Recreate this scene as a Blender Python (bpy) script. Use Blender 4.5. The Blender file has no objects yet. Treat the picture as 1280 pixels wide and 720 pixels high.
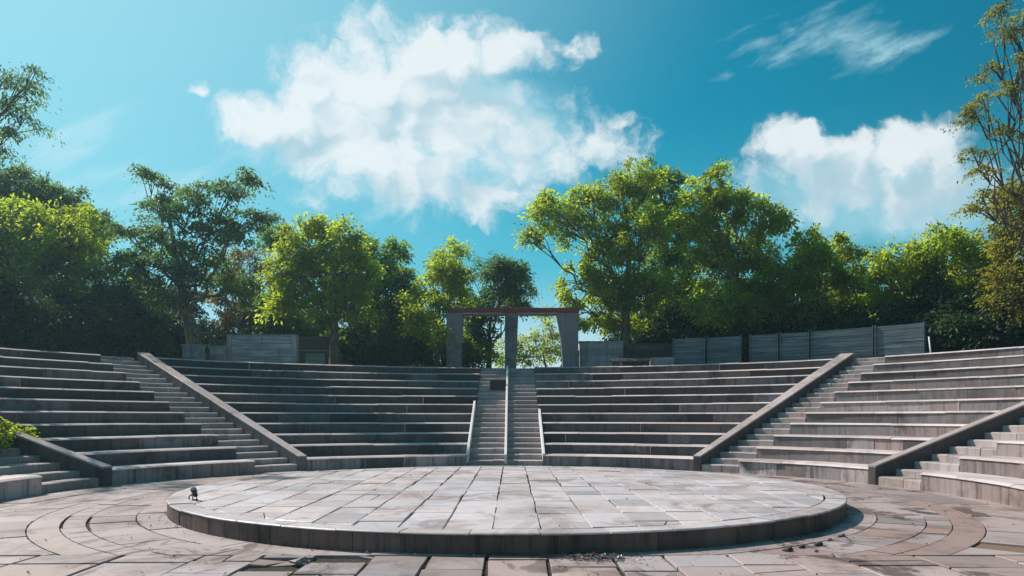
import bpy, math, random
import numpy as np
from mathutils import Vector, Matrix
from mathutils import noise as mnoise

S = bpy.context.scene
COL = S.collection
R = math.radians
RND = random.Random(7)
F, HX, HY, EYE = 938.0, 640.0, 522.0, 1.32          # camera calibration (1280 px wide frame)

def at(px, py, Y):
    return ((px - HX) * Y / F, Y, EYE + (HY - py) * Y / F)

# ------------------------------------------------------------------ helpers
ORG = {}

class MB:
    def __init__(s):
        s.v, s.f, s.t, s.m, s.sm = [], [], [], [], []
    def face(s, idx, tint=(1, .5, .5), mat=0, smooth=False):
        s.f.append(tuple(idx)); s.t.append(tint); s.m.append(mat); s.sm.append(smooth)
    def vert(s, p):
        s.v.append(tuple(p)); return len(s.v) - 1
    def loops(s, rings, close=True, cap0=True, cap1=True, tint=(1, .5, .5), mat=0, smooth=False):
        """rings: list of equally long point lists, skinned in order"""
        base = []
        for rg in rings:
            base.append([s.vert(p) for p in rg])
        n = len(rings[0])
        for a, b in zip(base[:-1], base[1:]):
            for i in range(n if close else n - 1):
                j = (i + 1) % n
                s.face((a[i], a[j], b[j], b[i]), tint, mat, smooth)
        if cap0: s.face(tuple(reversed(base[0])), tint, mat)
        if cap1: s.face(tuple(base[-1]), tint, mat)
    def box(s, x0, x1, y0, y1, z0, z1, tint=(1, .5, .5), mat=0, bev=0.0):
        b = min(bev, (x1 - x0) / 3, (y1 - y0) / 3, (z1 - z0) / 3)
        def rg(z, i): return [(x0 + i, y0 + i, z), (x1 - i, y0 + i, z), (x1 - i, y1 - i, z), (x0 + i, y1 - i, z)]
        if b > 0: s.loops([rg(z0, b), rg(z0 + b, 0), rg(z1 - b, 0), rg(z1, b)], tint=tint, mat=mat)
        else: s.loops([rg(z0, 0), rg(z1, 0)], tint=tint, mat=mat)
    def prism(s, poly, z0, z1, tint=(1, .5, .5), bev=0.0, mat=0):
        """poly: 2d counter-clockwise outline; top edge chamfered"""
        if bev > 0:
            cx = sum(p[0] for p in poly) / len(poly); cy = sum(p[1] for p in poly) / len(poly)
            top = []
            for p in poly:
                d = math.hypot(p[0] - cx, p[1] - cy) or 1
                k = min(bev * 1.3 / d, .3)
                top.append((p[0] + (cx - p[0]) * k, p[1] + (cy - p[1]) * k))
            zz = z1 if callable(z1) else (lambda x, y: z1)
            s.loops([[(x, y, z0) for x, y in poly], [(x, y, zz(x, y) - bev) for x, y in poly],
                     [(x, y, zz(x, y)) for x, y in top]], tint=tint, mat=mat, cap0=False)
        else:
            s.loops([[(x, y, z0) for x, y in poly], [(x, y, z1) for x, y in poly]], tint=tint, mat=mat)
    def tube(s, pts, rad, n=7, tint=(1, .5, .5), mat=0):
        rings = []
        pts = [Vector(p) for p in pts]
        up = Vector((.3, .9, .1)).normalized()
        for i, p in enumerate(pts):
            d = (pts[min(i + 1, len(pts) - 1)] - pts[max(i - 1, 0)])
            if d.length < 1e-6: d = Vector((0, 0, 1))
            d.normalize()
            a = d.cross(up)
            if a.length < 1e-3: a = d.cross(Vector((1, 0, 0)))
            a.normalize(); b = d.cross(a)
            r = rad[i] if hasattr(rad, '__len__') else rad
            rings.append([p + (a * math.cos(2 * math.pi * k / n) + b * math.sin(2 * math.pi * k / n)) * r for k in range(n)])
        s.loops(rings, tint=tint, mat=mat, smooth=True)
    def build(s, name, mats, parent=None, flip=False):
        if not isinstance(mats, (list, tuple)): mats = [mats]
        org = ORG.get(parent, (0, 0, 0)) if parent is not None else (0, 0, 0)
        me = bpy.data.meshes.new(name)
        vs = [(x - org[0], y - org[1], z - org[2]) for x, y, z in s.v]
        me.from_pydata(vs, [], s.f)
        for m in mats: me.materials.append(m)
        me.polygons.foreach_set('material_index', s.m)
        me.polygons.foreach_set('use_smooth', s.sm)
        at_ = me.attributes.new('tint', 'FLOAT_COLOR', 'FACE')
        c = np.ones((len(s.f), 4), dtype=np.float32); c[:, :3] = np.array(s.t, dtype=np.float32)
        at_.data.foreach_set('color', c.ravel())
        me.update(); me.validate()
        o = bpy.data.objects.new(name, me); COL.objects.link(o)
        if parent is not None: o.parent = parent
        ORG[o] = org
        return o

def thing(name, label, cat, loc, group=None):
    o = bpy.data.objects.new(name, None); COL.objects.link(o)
    o.empty_display_size = .2
    o.location = loc; ORG[o] = tuple(loc)
    o['label'] = label; o['category'] = cat
    if group: o['group'] = group
    return o

def tag(o, label, cat, group=None):
    o['label'] = label; o['category'] = cat
    if group: o['group'] = group
    return o

def kind(o, k, label=None):
    o['kind'] = k
    if label: o['label'] = label
    return o

def smooth(a, b, x):
    t = max(0., min(1., (x - a) / (b - a))); return t * t * (3 - 2 * t)

# ------------------------------------------------------------------ materials
class NT:
    def __init__(s, tree):
        s.t = tree; s.n = tree.nodes; s.l = tree.links
    def new(s, typ, **kw):
        n = s.n.new(typ)
        for k, v in kw.items(): setattr(n, k, v)
        return n
    def put(s, sock, val):
        if isinstance(val, bpy.types.NodeSocket): s.l.new(val, sock)
        else: sock.default_value = val
    def math(s, op, a, b=None, c=None, clamp=False):
        n = s.new('ShaderNodeMath', operation=op, use_clamp=clamp)
        for i, x in enumerate((a, b, c)):
            if x is not None: s.put(n.inputs[i], x)
        return n.outputs[0]
    def vmath(s, op, a, b=None, out=0):
        n = s.new('ShaderNodeVectorMath', operation=op)
        s.put(n.inputs[0], a)
        if b is not None: s.put(n.inputs[1], b)
        return n.outputs[out]
    def mix(s, fac, a, b, mode='MIX'):
        n = s.new('ShaderNodeMix', data_type='RGBA', blend_type=mode)
        n.clamp_factor = True
        s.put(n.inputs[0], fac); s.put(n.inputs[6], a); s.put(n.inputs[7], b)
        return n.outputs[2]
    def noise(s, vec, scale, detail=5, rough=.55, dist=0., out=0):
        n = s.new('ShaderNodeTexNoise')
        if vec is not None: s.l.new(vec, n.inputs['Vector'])
        n.inputs['Scale'].default_value = scale; n.inputs['Detail'].default_value = detail
        n.inputs['Roughness'].default_value = rough; n.inputs['Distortion'].default_value = dist
        return n.outputs[out]
    def ramp(s, x, a, b, lo=0., hi=1., kindof='SMOOTHSTEP'):
        n = s.new('ShaderNodeMapRange', interpolation_type=kindof)
        s.put(n.inputs[0], x)
        for i, v in enumerate((a, b, lo, hi)): s.put(n.inputs[1 + i], v)
        return n.outputs[0]
    def scalevec(s, vec, sc):
        return s.vmath('MULTIPLY', vec, sc)

def rgb(*c): return (*c, 1.0)

def new_mat(name):
    m = bpy.data.materials.new(name); m.use_nodes = True
    m.node_tree.nodes.clear()
    return m, NT(m.node_tree)

def finish(nt, color, rough, bump=None, bstr=.3, bdist=.02, spec=.4, metal=0.):
    p = nt.new('ShaderNodeBsdfPrincipled')
    nt.put(p.inputs['Base Color'], color); nt.put(p.inputs['Roughness'], rough)
    nt.put(p.inputs['Specular IOR Level'], spec); nt.put(p.inputs['Metallic'], metal)
    if bump is not None:
        b = nt.new('ShaderNodeBump'); b.inputs['Strength'].default_value = bstr; b.inputs['Distance'].default_value = bdist
        nt.l.new(bump, b.inputs['Height']); nt.l.new(b.outputs[0], p.inputs['Normal'])
    o = nt.new('ShaderNodeOutputMaterial'); nt.l.new(p.outputs[0], o.inputs[0])

def stone(name, base, dirt, stain=.5, rough=.6, streak=0., grain=.12, spec=.4, warm=(1.08, .97, .92), wearscale=.9, lichen=0., blot=0.):
    m, nt = new_mat(name)
    pos = nt.new('ShaderNodeNewGeometry').outputs['Position']
    a = nt.new('ShaderNodeAttribute', attribute_name='tint'); sep = nt.new('ShaderNodeSeparateColor'); nt.l.new(a.outputs[0], sep.inputs[0])
    br, hue, rnd = sep.outputs
    offs = nt.vmath('ADD', pos, nt.vmath('SCALE', a.outputs[0], None)) if False else pos
    cold = rgb(base[0] * .93, base[1] * .99, base[2] * 1.06); wrm = rgb(base[0] * warm[0], base[1] * warm[1], base[2] * warm[2])
    c = nt.mix(hue, cold, wrm)
    g = nt.noise(pos, 55, 4, .7)
    c = nt.mix(1.0, c, nt.ramp(g, .25, .75, 1 - grain, 1 + grain, 'LINEAR'), 'MULTIPLY')
    c = nt.mix(1.0, c, br, 'MULTIPLY')
    # dirt patches
    w = nt.noise(pos, wearscale, 6, .62, .6)
    w2 = nt.noise(pos, wearscale * 6, 5, .65)
    d = nt.ramp(nt.math('ADD', nt.math('MULTIPLY', w, .7), nt.math('MULTIPLY', w2, .3)), .47, .66)
    c = nt.mix(nt.math('MULTIPLY', d, stain), c, rgb(*dirt))
    if streak > 0:
        sv = nt.scalevec(pos, (5.5, 5.5, .35))
        st = nt.ramp(nt.noise(sv, 1.6, 5, .65), .45, .72)
        c = nt.mix(nt.math('MULTIPLY', st, streak), c, rgb(dirt[0] * .45, dirt[1] * .45, dirt[2] * .45))
        sv2 = nt.scalevec(pos, (9, 9, .5))
        pl = nt.ramp(nt.noise(sv2, 1.3, 4, .6), .58, .75)
        c = nt.mix(nt.math('MULTIPLY', pl, streak * .4), c, rgb(base[0] * 1.7, base[1] * 1.65, base[2] * 1.6))
    if blot > 0:
        bn = nt.noise(nt.scalevec(pos, (1, .55, 1)), 1.15, 8, .68, 1.2)
        bl = nt.ramp(bn, .515, .585)
        bl2 = nt.ramp(nt.noise(pos, .45, 3, .5), .38, .58)
        c = nt.mix(nt.math('MULTIPLY', nt.math('MULTIPLY', bl, bl2), blot), c, rgb(dirt[0] * .55, dirt[1] * .52, dirt[2] * .52))
    if lichen > 0:
        l = nt.ramp(nt.noise(pos, 14, 4, .7), .64, .74)
        c = nt.mix(nt.math('MULTIPLY', l, lichen), c, rgb(.5, .5, .47))
    ro = nt.ramp(w2, .3, .7, rough - .12, rough + .15, 'LINEAR')
    bmp = nt.math('ADD', nt.math('MULTIPLY', g, .35), w2)
    finish(nt, c, ro, bmp, .35, .012, spec)
    return m

M = {}
M['slab'] = stone('stage_slab_stone', (.57, .50, .497), (.30, .215, .20), .75, .44, 0, .12, .5, (1.035, .985, .965), blot=.5)
M['paver'] = stone('plaza_paver_stone', (.375, .305, .293), (.14, .092, .08), .85, .55, 0, .14, .4, (1.08, .96, .91), blot=.85)
M['band'] = stone('smooth_band_stone', (.385, .315, .303), (.17, .112, .098), .75, .55, 0, .14, .4, blot=.8)
M['brown'] = stone('worn_brown_stone', (.33, .235, .21), (.15, .095, .078), 1., .55, 0, .14, .4)
M['dirt'] = stone('sandy_dirt', (.20, .135, .10), (.12, .075, .055), .6, .95, 0, .4, .1)
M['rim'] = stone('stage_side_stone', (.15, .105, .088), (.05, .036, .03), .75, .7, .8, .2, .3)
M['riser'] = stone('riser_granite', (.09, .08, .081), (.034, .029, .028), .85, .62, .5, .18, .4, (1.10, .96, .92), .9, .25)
M['riser_sun'] = stone('lit_riser_granite', (.17, .148, .145), (.075, .06, .057), .85, .62, .5, .18, .4, (1.10, .96, .92), .9, .3)  # riser granite with a lighter base colour that paints in sunlight
M['riser_pale'] = stone('lit_stained_granite', (.32, .272, .262), (.10, .078, .072), .9, .62, .8, .18, .4, (1.10, .96, .92), .9, .15)  # stained granite, its base colour lightened to paint light on the front rows
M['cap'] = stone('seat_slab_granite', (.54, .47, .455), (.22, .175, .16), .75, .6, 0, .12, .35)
M['step'] = stone('stair_granite', (.42, .355, .34), (.17, .135, .12), .5, .6, .35, .14, .35)
M['cheek'] = stone('sloped_coping_granite', (.40, .345, .33), (.17, .135, .122), .8, .6, .2, .14, .35)
M['white'] = stone('pale_kerb_stone', (.72, .71, .69), (.45, .42, .40), .3, .5, 0, .06, .4)
M['concrete'] = stone('weathered_concrete', (.30, .31, .32), (.13, .13, .13), .5, .75, .5, .12, .25)
M['pier'] = stone('smooth_grey_pier', (.17, .178, .185), (.06, .06, .062), .9, .6, .25, .14, .35)
M['darkwall'] = stone('dark_masonry', (.10, .095, .09), (.05, .045, .04), .5, .8, .4, .15, .2)
M['soil'] = stone('joint_soil', (.060, .048, .040), (.03, .024, .02), .6, .95, 0, .4, .1)

def simple(name, col, rough=.6, spec=.4, metal=0., var=.2, sc=8):
    m, nt = new_mat(name)
    pos = nt.new('ShaderNodeNewGeometry').outputs['Position']
    n = nt.noise(pos, sc, 5, .65)
    c = nt.mix(1.0, rgb(*col), nt.ramp(n, .3, .7, 1 - var, 1 + var, 'LINEAR'), 'MULTIPLY')
    finish(nt, c, rough, n, .2, .01, spec, metal)
    return m
M['black'] = simple('black_metal', (.012, .012, .013), .45)
M['glass'] = simple('lamp_lens', (.05, .06, .07), .1, .6)
M['red'] = simple('dull_red_paint', (.15, .028, .028), .55, var=.3, sc=5)
M['bark'] = None
M['tin'] = None
M['whitewood'] = simple('white_painted_wood', (.75, .74, .72), .5)
M['bluebit'] = simple('blue_plastic', (.03, .22, .45), .4)
M['twig'] = simple('dead_leaf', (.07, .045, .028), .8, var=.5, sc=40)

def bark():
    m, nt = new_mat('bark')
    pos = nt.new('ShaderNodeNewGeometry').outputs['Position']
    n = nt.noise(nt.scalevec(pos, (9, 9, 1.6)), 1.8, 6, .7)
    n2 = nt.noise(pos, 1.3, 3, .6)
    c = nt.mix(nt.ramp(n, .35, .65), rgb(.05, .038, .03), rgb(.20, .16, .125))
    c = nt.mix(nt.ramp(n2, .5, .7, 0, .4), c, rgb(.09, .10, .075))
    finish(nt, c, .85, n, .7, .03, .2)
    return m
M['bark'] = bark()

def tin(k=1., nm='ribbed_blue_grey_sheet'):
    m, nt = new_mat(nm)
    pos = nt.new('ShaderNodeNewGeometry').outputs['Position']
    n = nt.noise(nt.scalevec(pos, (.8, .8, 14)), 1.0, 5, .7)
    n2 = nt.noise(nt.scalevec(pos, (6, 6, .6)), 1.0, 4, .6)
    c = nt.mix(nt.ramp(n, .4, .68), rgb(.10 * k, .135 * k, .155 * k), rgb(.26 * k, .31 * k, .335 * k))
    c = nt.mix(nt.ramp(n2, .55, .75, 0, .5), c, rgb(.07, .075, .075))
    finish(nt, c, .55, n, .2, .01, .4)
    return m
M['tin'] = tin(1.7); M['tin_dark'] = tin(.8, 'dark_ribbed_blue_grey_sheet')

def leafmat(name, dark, light, trans, tfac=.45, rough=.5):
    m, nt = new_mat(name)
    a = nt.new('ShaderNodeAttribute', attribute_name='tint'); sep = nt.new('ShaderNodeSeparateColor'); nt.l.new(a.outputs[0], sep.inputs[0])
    c = nt.mix(sep.outputs[0], rgb(*dark), rgb(*light))
    c = nt.mix(nt.math('MULTIPLY', sep.outputs[1], .35), c, rgb(light[0] * 1.5, light[1] * 1.0, light[2] * .7))
    p = nt.new('ShaderNodeBsdfPrincipled'); nt.l.new(c, p.inputs['Base Color'])
    p.inputs['Roughness'].default_value = rough; p.inputs['Specular IOR Level'].default_value = .35
    t = nt.new('ShaderNodeBsdfTranslucent')
    nt.l.new(nt.mix(sep.outputs[0], rgb(*[x * .6 for x in trans]), rgb(*trans)), t.inputs[0])
    mx = nt.new('ShaderNodeMixShader'); mx.inputs[0].default_value = tfac
    nt.l.new(p.outputs[0], mx.inputs[1]); nt.l.new(t.outputs[0], mx.inputs[2])
    o = nt.new('ShaderNodeOutputMaterial'); nt.l.new(mx.outputs[0], o.inputs[0])
    return m
L = {}
L['bright'] = leafmat('bright_green_leaf', (.045, .095, .014), (.19, .28, .025), (.66, .80, .05), .64)
L['yellow'] = leafmat('yellow_green_leaf', (.07, .11, .012), (.20, .28, .022), (.66, .82, .05), .64)
L['mid'] = leafmat('mid_green_leaf', (.028, .07, .016), (.075, .14, .022), (.32, .52, .05), .55)
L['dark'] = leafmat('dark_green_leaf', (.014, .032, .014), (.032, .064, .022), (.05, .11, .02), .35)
L['blue'] = leafmat('blue_green_leaf', (.024, .06, .026), (.085, .155, .055), (.26, .44, .09), .5)
L['olive'] = leafmat('olive_yellow_leaf', (.05, .06, .014), (.17, .17, .025), (.50, .48, .04), .5)
L['rust'] = leafmat('rusty_yellow_leaf', (.08, .065, .016), (.18, .14, .025), (.42, .30, .03), .48)

# ------------------------------------------------------------------ plan of the theatre
CX, CY, R0, DT = -0.3, 12.4, 7.85, .75
NROW = 11
def rk(k): return R0 + DT * (k - 1)
def hk(k): return .035 + .2865 * k if k > 0 else 0.
RTOP = rk(NROW)

def raypt(px, r):
    s = (px - HX) / F
    a = s * s + 1; b = -2 * s * CX - 2 * CY; c = CX * CX + CY * CY - r * r
    z = (-b + math.sqrt(max(b * b - 4 * a * c, 0))) / (2 * a)
    return Vector((s * z, z))
def plan(r, th): return (CX + r * math.sin(th), CY + r * math.cos(th))

class Edge:
    """straight stair edge in plan through two points; gives the polar angle at a radius"""
    def __init__(s, p, d): s.p = Vector(p); s.d = Vector(d).normalized()
    def ang(s, r):
        q = s.p - Vector((CX, CY)); b = q.dot(s.d); c = q.dot(q) - r * r
        t = -b + math.sqrt(max(b * b - c, 0))
        w = q + s.d * t
        return math.atan2(w.x, w.y)
    def shifted(s, p): return Edge(p, s.d)
class Fixed:
    def __init__(s, a): s.a = a
    def ang(s, r): return s.a
def line(px0, r0, px1, r1):
    a, b = raypt(px0, r0), raypt(px1, r1); return Edge(a, b - a)

e_l2_cheek_out = line(137, R0, 31, 9.46)                    # left-hand second stair
e_l2_cheek_in = e_l2_cheek_out.shifted(raypt(125, R0))
e_l2_stair = e_l2_cheek_out.shifted(raypt(52, R0))
e_l1_stair = line(319, R0, 126, RTOP)
e_l1_in = line(372, R0, 176, RTOP)
e_l1_out = line(382, R0, 190, RTOP)
e_c_left = Edge((-1.17, 20), (0, 1)); e_c_right = Edge((.83, 20), (0, 1))
e_r1_out = line(868, R0, 1047, RTOP)
e_r1_in = line(877, R0, 1063, RTOP)
e_r1_stair = line(923, R0, 1106, RTOP)
e_r2_out = line(1088, R0, 1272, 11.0)
e_r2_in = e_r2_out.shifted(raypt(1097, R0))
e_r2_stair = e_r2_out.shifted(raypt(1151, R0))

# ------------------------------------------------------------------ ground
def terrain(x, y):
    dx, dy = x - CX, y - CY
    r = math.hypot(dx, dy); th = abs(math.degrees(math.atan2(dx, dy)))
    w = 1 - smooth(107, 128, th)
    if r < 8.2: h = 0
    elif r < 15.6: h = min((r - 7.85) * .382 - .1, 2.85) + .05
    else: h = 2.9
    if r > 23: h = 2.9 - 4.5 * smooth(23, 60, r)
    h0 = -1.6 * smooth(30, 80, r)
    return -.07 + h0 + (h - h0) * w if r > 8.7 else -.030

def build_ground():
    mb = MB()
    rs = list(np.arange(.5, 24, .5)) + [25, 27, 30, 34, 40, 50, 65, 90, 140, 250, 500, 1000, 2500]
    N = 160
    c = mb.vert((CX, CY, terrain(CX, CY)))
    prev = None
    for r in rs:
        ring = []
        for i in range(N):
            x, y = plan(r, 2 * math.pi * i / N)
            z = terrain(x, y)
            if r > 16.2: z += .10 * mnoise.noise((x * .35, y * .35, 0)) + .4 * smooth(25, 80, r) * mnoise.noise((x * .05, y * .05, 3))
            ring.append(mb.vert((x, y, z)))
        for i in range(N):
            j = (i + 1) % N
            if prev is None: mb.face((c, ring[j], ring[i]), smooth=True)
            else: mb.face((prev[i], prev[j], ring[j], ring[i]), smooth=True)
        prev = ring
    m, nt = new_mat('bare_earth_and_leaf_litter')
    pos = nt.new('ShaderNodeNewGeometry').outputs['Position']
    n = nt.noise(pos, .5, 6, .6); n2 = nt.noise(pos, 14, 5, .7)
    c_ = nt.mix(nt.ramp(n, .4, .62), rgb(.055, .042, .032), rgb(.046, .046, .028))
    c_ = nt.mix(1.0, c_, nt.ramp(n2, .3, .7, .6, 1.5, 'LINEAR'), 'MULTIPLY')
    finish(nt, c_, .95, n2, .6, .04, .1)
    o = mb.build('ground', m)
    kind(o, 'structure')
    return o
build_ground()

# ---- paving: individual slabs laid on the soil, gaps and missing pieces show it
def clip(poly, nx, ny, c):
    """keep the part with nx*x+ny*y <= c"""
    out = []
    for i in range(len(poly)):
        a, b = poly[i], poly[(i + 1) % len(poly)]
        da, db = nx * a[0] + ny * a[1] - c, nx * b[0] + ny * b[1] - c
        if da <= 0: out.append(a)
        if da * db < 0:
            t = da / (da - db); out.append((a[0] + (b[0] - a[0]) * t, a[1] + (b[1] - a[1]) * t))
    return out
def area(p): return .5 * sum(p[i][0] * p[(i + 1) % len(p)][1] - p[(i + 1) % len(p)][0] * p[i][1] for i in range(len(p)))
def shrink(poly, g):
    if area(poly) < 0: poly = poly[::-1]
    out = poly
    n = len(poly)
    for i in range(n):
        a, b = poly[i], poly[(i + 1) % n]
        ex, ey = b[0] - a[0], b[1] - a[1]; l = math.hypot(ex, ey)
        if l < 1e-5: continue
        nx, ny = ey / l, -ex / l
        out = clip(out, nx, ny, nx * a[0] + ny * a[1] - g)
        if len(out) < 3: return []
    return out
def dedupe(poly, eps=.004):
    out = []
    for p in poly:
        if not out or math.hypot(p[0] - out[-1][0], p[1] - out[-1][1]) > eps: out.append(p)
    if len(out) > 1 and math.hypot(out[0][0] - out[-1][0], out[0][1] - out[-1][1]) <= eps: out.pop()
    return out
def slab(mb, poly, z, thick, gap, rnd, mat=0, lo=.72, hi=1.12, tilt=.004, crack=0., jit=.004):
    poly = dedupe(poly)
    if len(poly) < 3 or abs(area(poly)) < .004: return
    pieces = [poly]
    if rnd.random() < crack:
        cx = sum(p[0] for p in poly) / len(poly); cy = sum(p[1] for p in poly) / len(poly)
        a = rnd.uniform(0, math.pi); nx, ny = math.cos(a), math.sin(a); c = nx * cx + ny * cy + rnd.uniform(-.06, .06)
        pieces = [clip(poly, nx, ny, c), clip(poly, -nx, -ny, -c)]
    br = rnd.uniform(lo, hi)
    if rnd.random() < .09: br *= .76
    hue = min(1, max(0, rnd.gauss(.5, .32)))
    for p in pieces:
        if len(p) < 3: continue
        p = shrink(dedupe(p), gap * rnd.uniform(.35, .9))
        p = dedupe(p)
        if len(p) < 3 or area(p) < .003: continue
        cx = sum(q[0] for q in p) / len(p); cy = sum(q[1] for q in p) / len(p)
        tx, ty = rnd.gauss(0, tilt), rnd.gauss(0, tilt); dz = rnd.gauss(0, jit)
        mb.prism(p, z - thick, lambda x, y: z + dz + tx * (x - cx) + ty * (y - cy), (br, hue, rnd.random()), .006, mat)

SX, SY, SR, SH = -.07, 12.24, 5.05, .21             # round stage
def arcpoly(r0, r1, a0, a1, cx=SX, cy=SY, step=.07):
    n = max(2, int(abs(a1 - a0) / step))
    o = [(cx + r1 * math.sin(a0 + (a1 - a0) * i / n), cy + r1 * math.cos(a0 + (a1 - a0) * i / n)) for i in range(n + 1)]
    o += [(cx + r0 * math.sin(a1 - (a1 - a0) * i / n), cy + r0 * math.cos(a1 - (a1 - a0) * i / n)) for i in range(n + 1)]
    return o
def tri_strips(r0, r1, a0, a1, **k): return arcpoly(r0, r1, a0, a1, **k)

def build_plaza():
    rnd = random.Random(21)
    mb = MB()
    YS = 7.2
    # front grid: columns along the view axis with staggered cross joints
    holes = [(-2.0, 6.98, .30, .13)]
    x = -11.6
    while x < 11.6:
        w = rnd.uniform(.50, .62) if abs(x) < 3 else rnd.uniform(.62, .95)
        y = -3 + rnd.uniform(0, .5)
        while y < YS:
            l = rnd.uniform(.38, .85) if y > 5.2 else rnd.uniform(.8, 1.2)
            wob = lambda: rnd.uniform(-.012, .012)
            poly = [(x + wob(), y), (x + w + wob(), y + wob()), (x + w + wob(), y + l), (x + wob(), y + l + wob())]
            poly = clip(poly, 0, 1, YS)
            y += l
            if len(poly) < 3: continue
            cx_, cy_ = x + w / 2, y - l / 2
            if math.hypot(cx_ - SX, cy_ - SY) < SR - .9: continue
            if any(abs(cx_ - h[0]) < h[2] + w / 3 and abs(cy_ - h[1]) < h[3] + l / 3 for h in holes):
                # broken slab: a ragged remnant stays along the far edge
                a_ = rnd.uniform(-.35, .35); nx_, ny_ = math.sin(a_), -math.cos(a_)
                c_ = nx_ * cx_ + ny_ * (cy_ + rnd.uniform(-.02, .12))
                poly = clip(poly, nx_, ny_, c_)
                if len(poly) >= 3 and rnd.random() < .9: slab(mb, poly, -.012, .05, .012, rnd, 0, .6, .95, .05, .8)
                continue
            slab(mb, poly, 0, .05, .017 if rnd.random() < .8 else .032, rnd, 0, .66, 1.14, .006, .13)
        x += w
    # concentric rings behind the front grid
    rings = [(SR - .2, 5.42, 1.6, 1), (5.42, 5.98, .62, 0), (5.98, 6.26, .42, 0), (6.26, 6.60, 2.6, 1), (6.60, 7.35, 1.5, 0), (7.35, 8.35, 1.3, 0)]
    for r0, r1, ln, mat in rings:
        n = int(2 * math.pi * (r0 + r1) / 2 / ln); off = rnd.random()
        for i in range(n):
            j0 = (i + off) / n * 2 * math.pi; j1 = (i + 1 + off) / n * 2 * math.pi
            poly = arcpoly(r0, r1, j0, j1)
            # ring pieces are not convex: cut them into short wedges only where the straight joint runs
            if max(p[1] for p in poly) < YS: continue
            mat_ = mat
            mx = (j0 + j1) / 2; mxr = (r0 + r1) / 2
            px_, py_ = SX + mxr * math.sin(mx), SY + mxr * math.cos(mx)
            broken = r0 > 5.4 and r0 < 6 and px_ < 0 and abs(py_ - 9.6) < .5     # crumbled stretch on the left
            if r0 < 6 and r0 > 5 and px_ > 2.5 and py_ < 9.3 and rnd.random() < .7: mat_ = 2
            if 6.2 < r0 < 6.5 and px_ > 1.5 and py_ < 15.5: mat_ = 2
            br = rnd.uniform(.85, 1.05); hue = rnd.uniform(.2, .8)
            if rnd.random() < .15: br *= .75
            dz = rnd.gauss(0, .003)
            g = .009 / mxr
            m = max(2, int((j1 - j0) / .06))
            for q in range(m):
                a0 = j0 + (j1 - j0) * q / m; a1 = j0 + (j1 - j0) * (q + 1) / m
                if q == 0: a0 += g
                if q == m - 1: a1 -= g
                ra_ = r1 - (.008 if not broken else .035); rb_ = r1 - (.008 if not broken else .035)
                pl = [(SX + rr * math.sin(a), SY + rr * math.cos(a)) for rr, a in ((r0 + .008, a0), (r0 + .008, a1), (rb_, a1), (ra_, a0))]
                pl = clip(pl, 0, -1, -YS - .006)
                pl = dedupe(pl)
                if len(pl) < 3: continue
                if area(pl) < 0: pl = pl[::-1]
                qx, qy = sum(p[0] for p in pl) / len(pl), sum(p[1] for p in pl) / len(pl)
                bare = r0 > 6.5 and 4.75 + .12 * math.sin(qy * 9) < qx < 6.1 and 7.35 < qy < 7.9
                mb.prism(pl, -.05, dz - (.02 if bare else 0), (br, hue, .5), 0, 3 if bare else mat_)
    # plain field beside the seats, at the far sides
    o = mb.build('plaza_paving', [M['paver'], M['band'], M['brown'], M['dirt']])
    kind(o, 'structure')
build_plaza()

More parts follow.
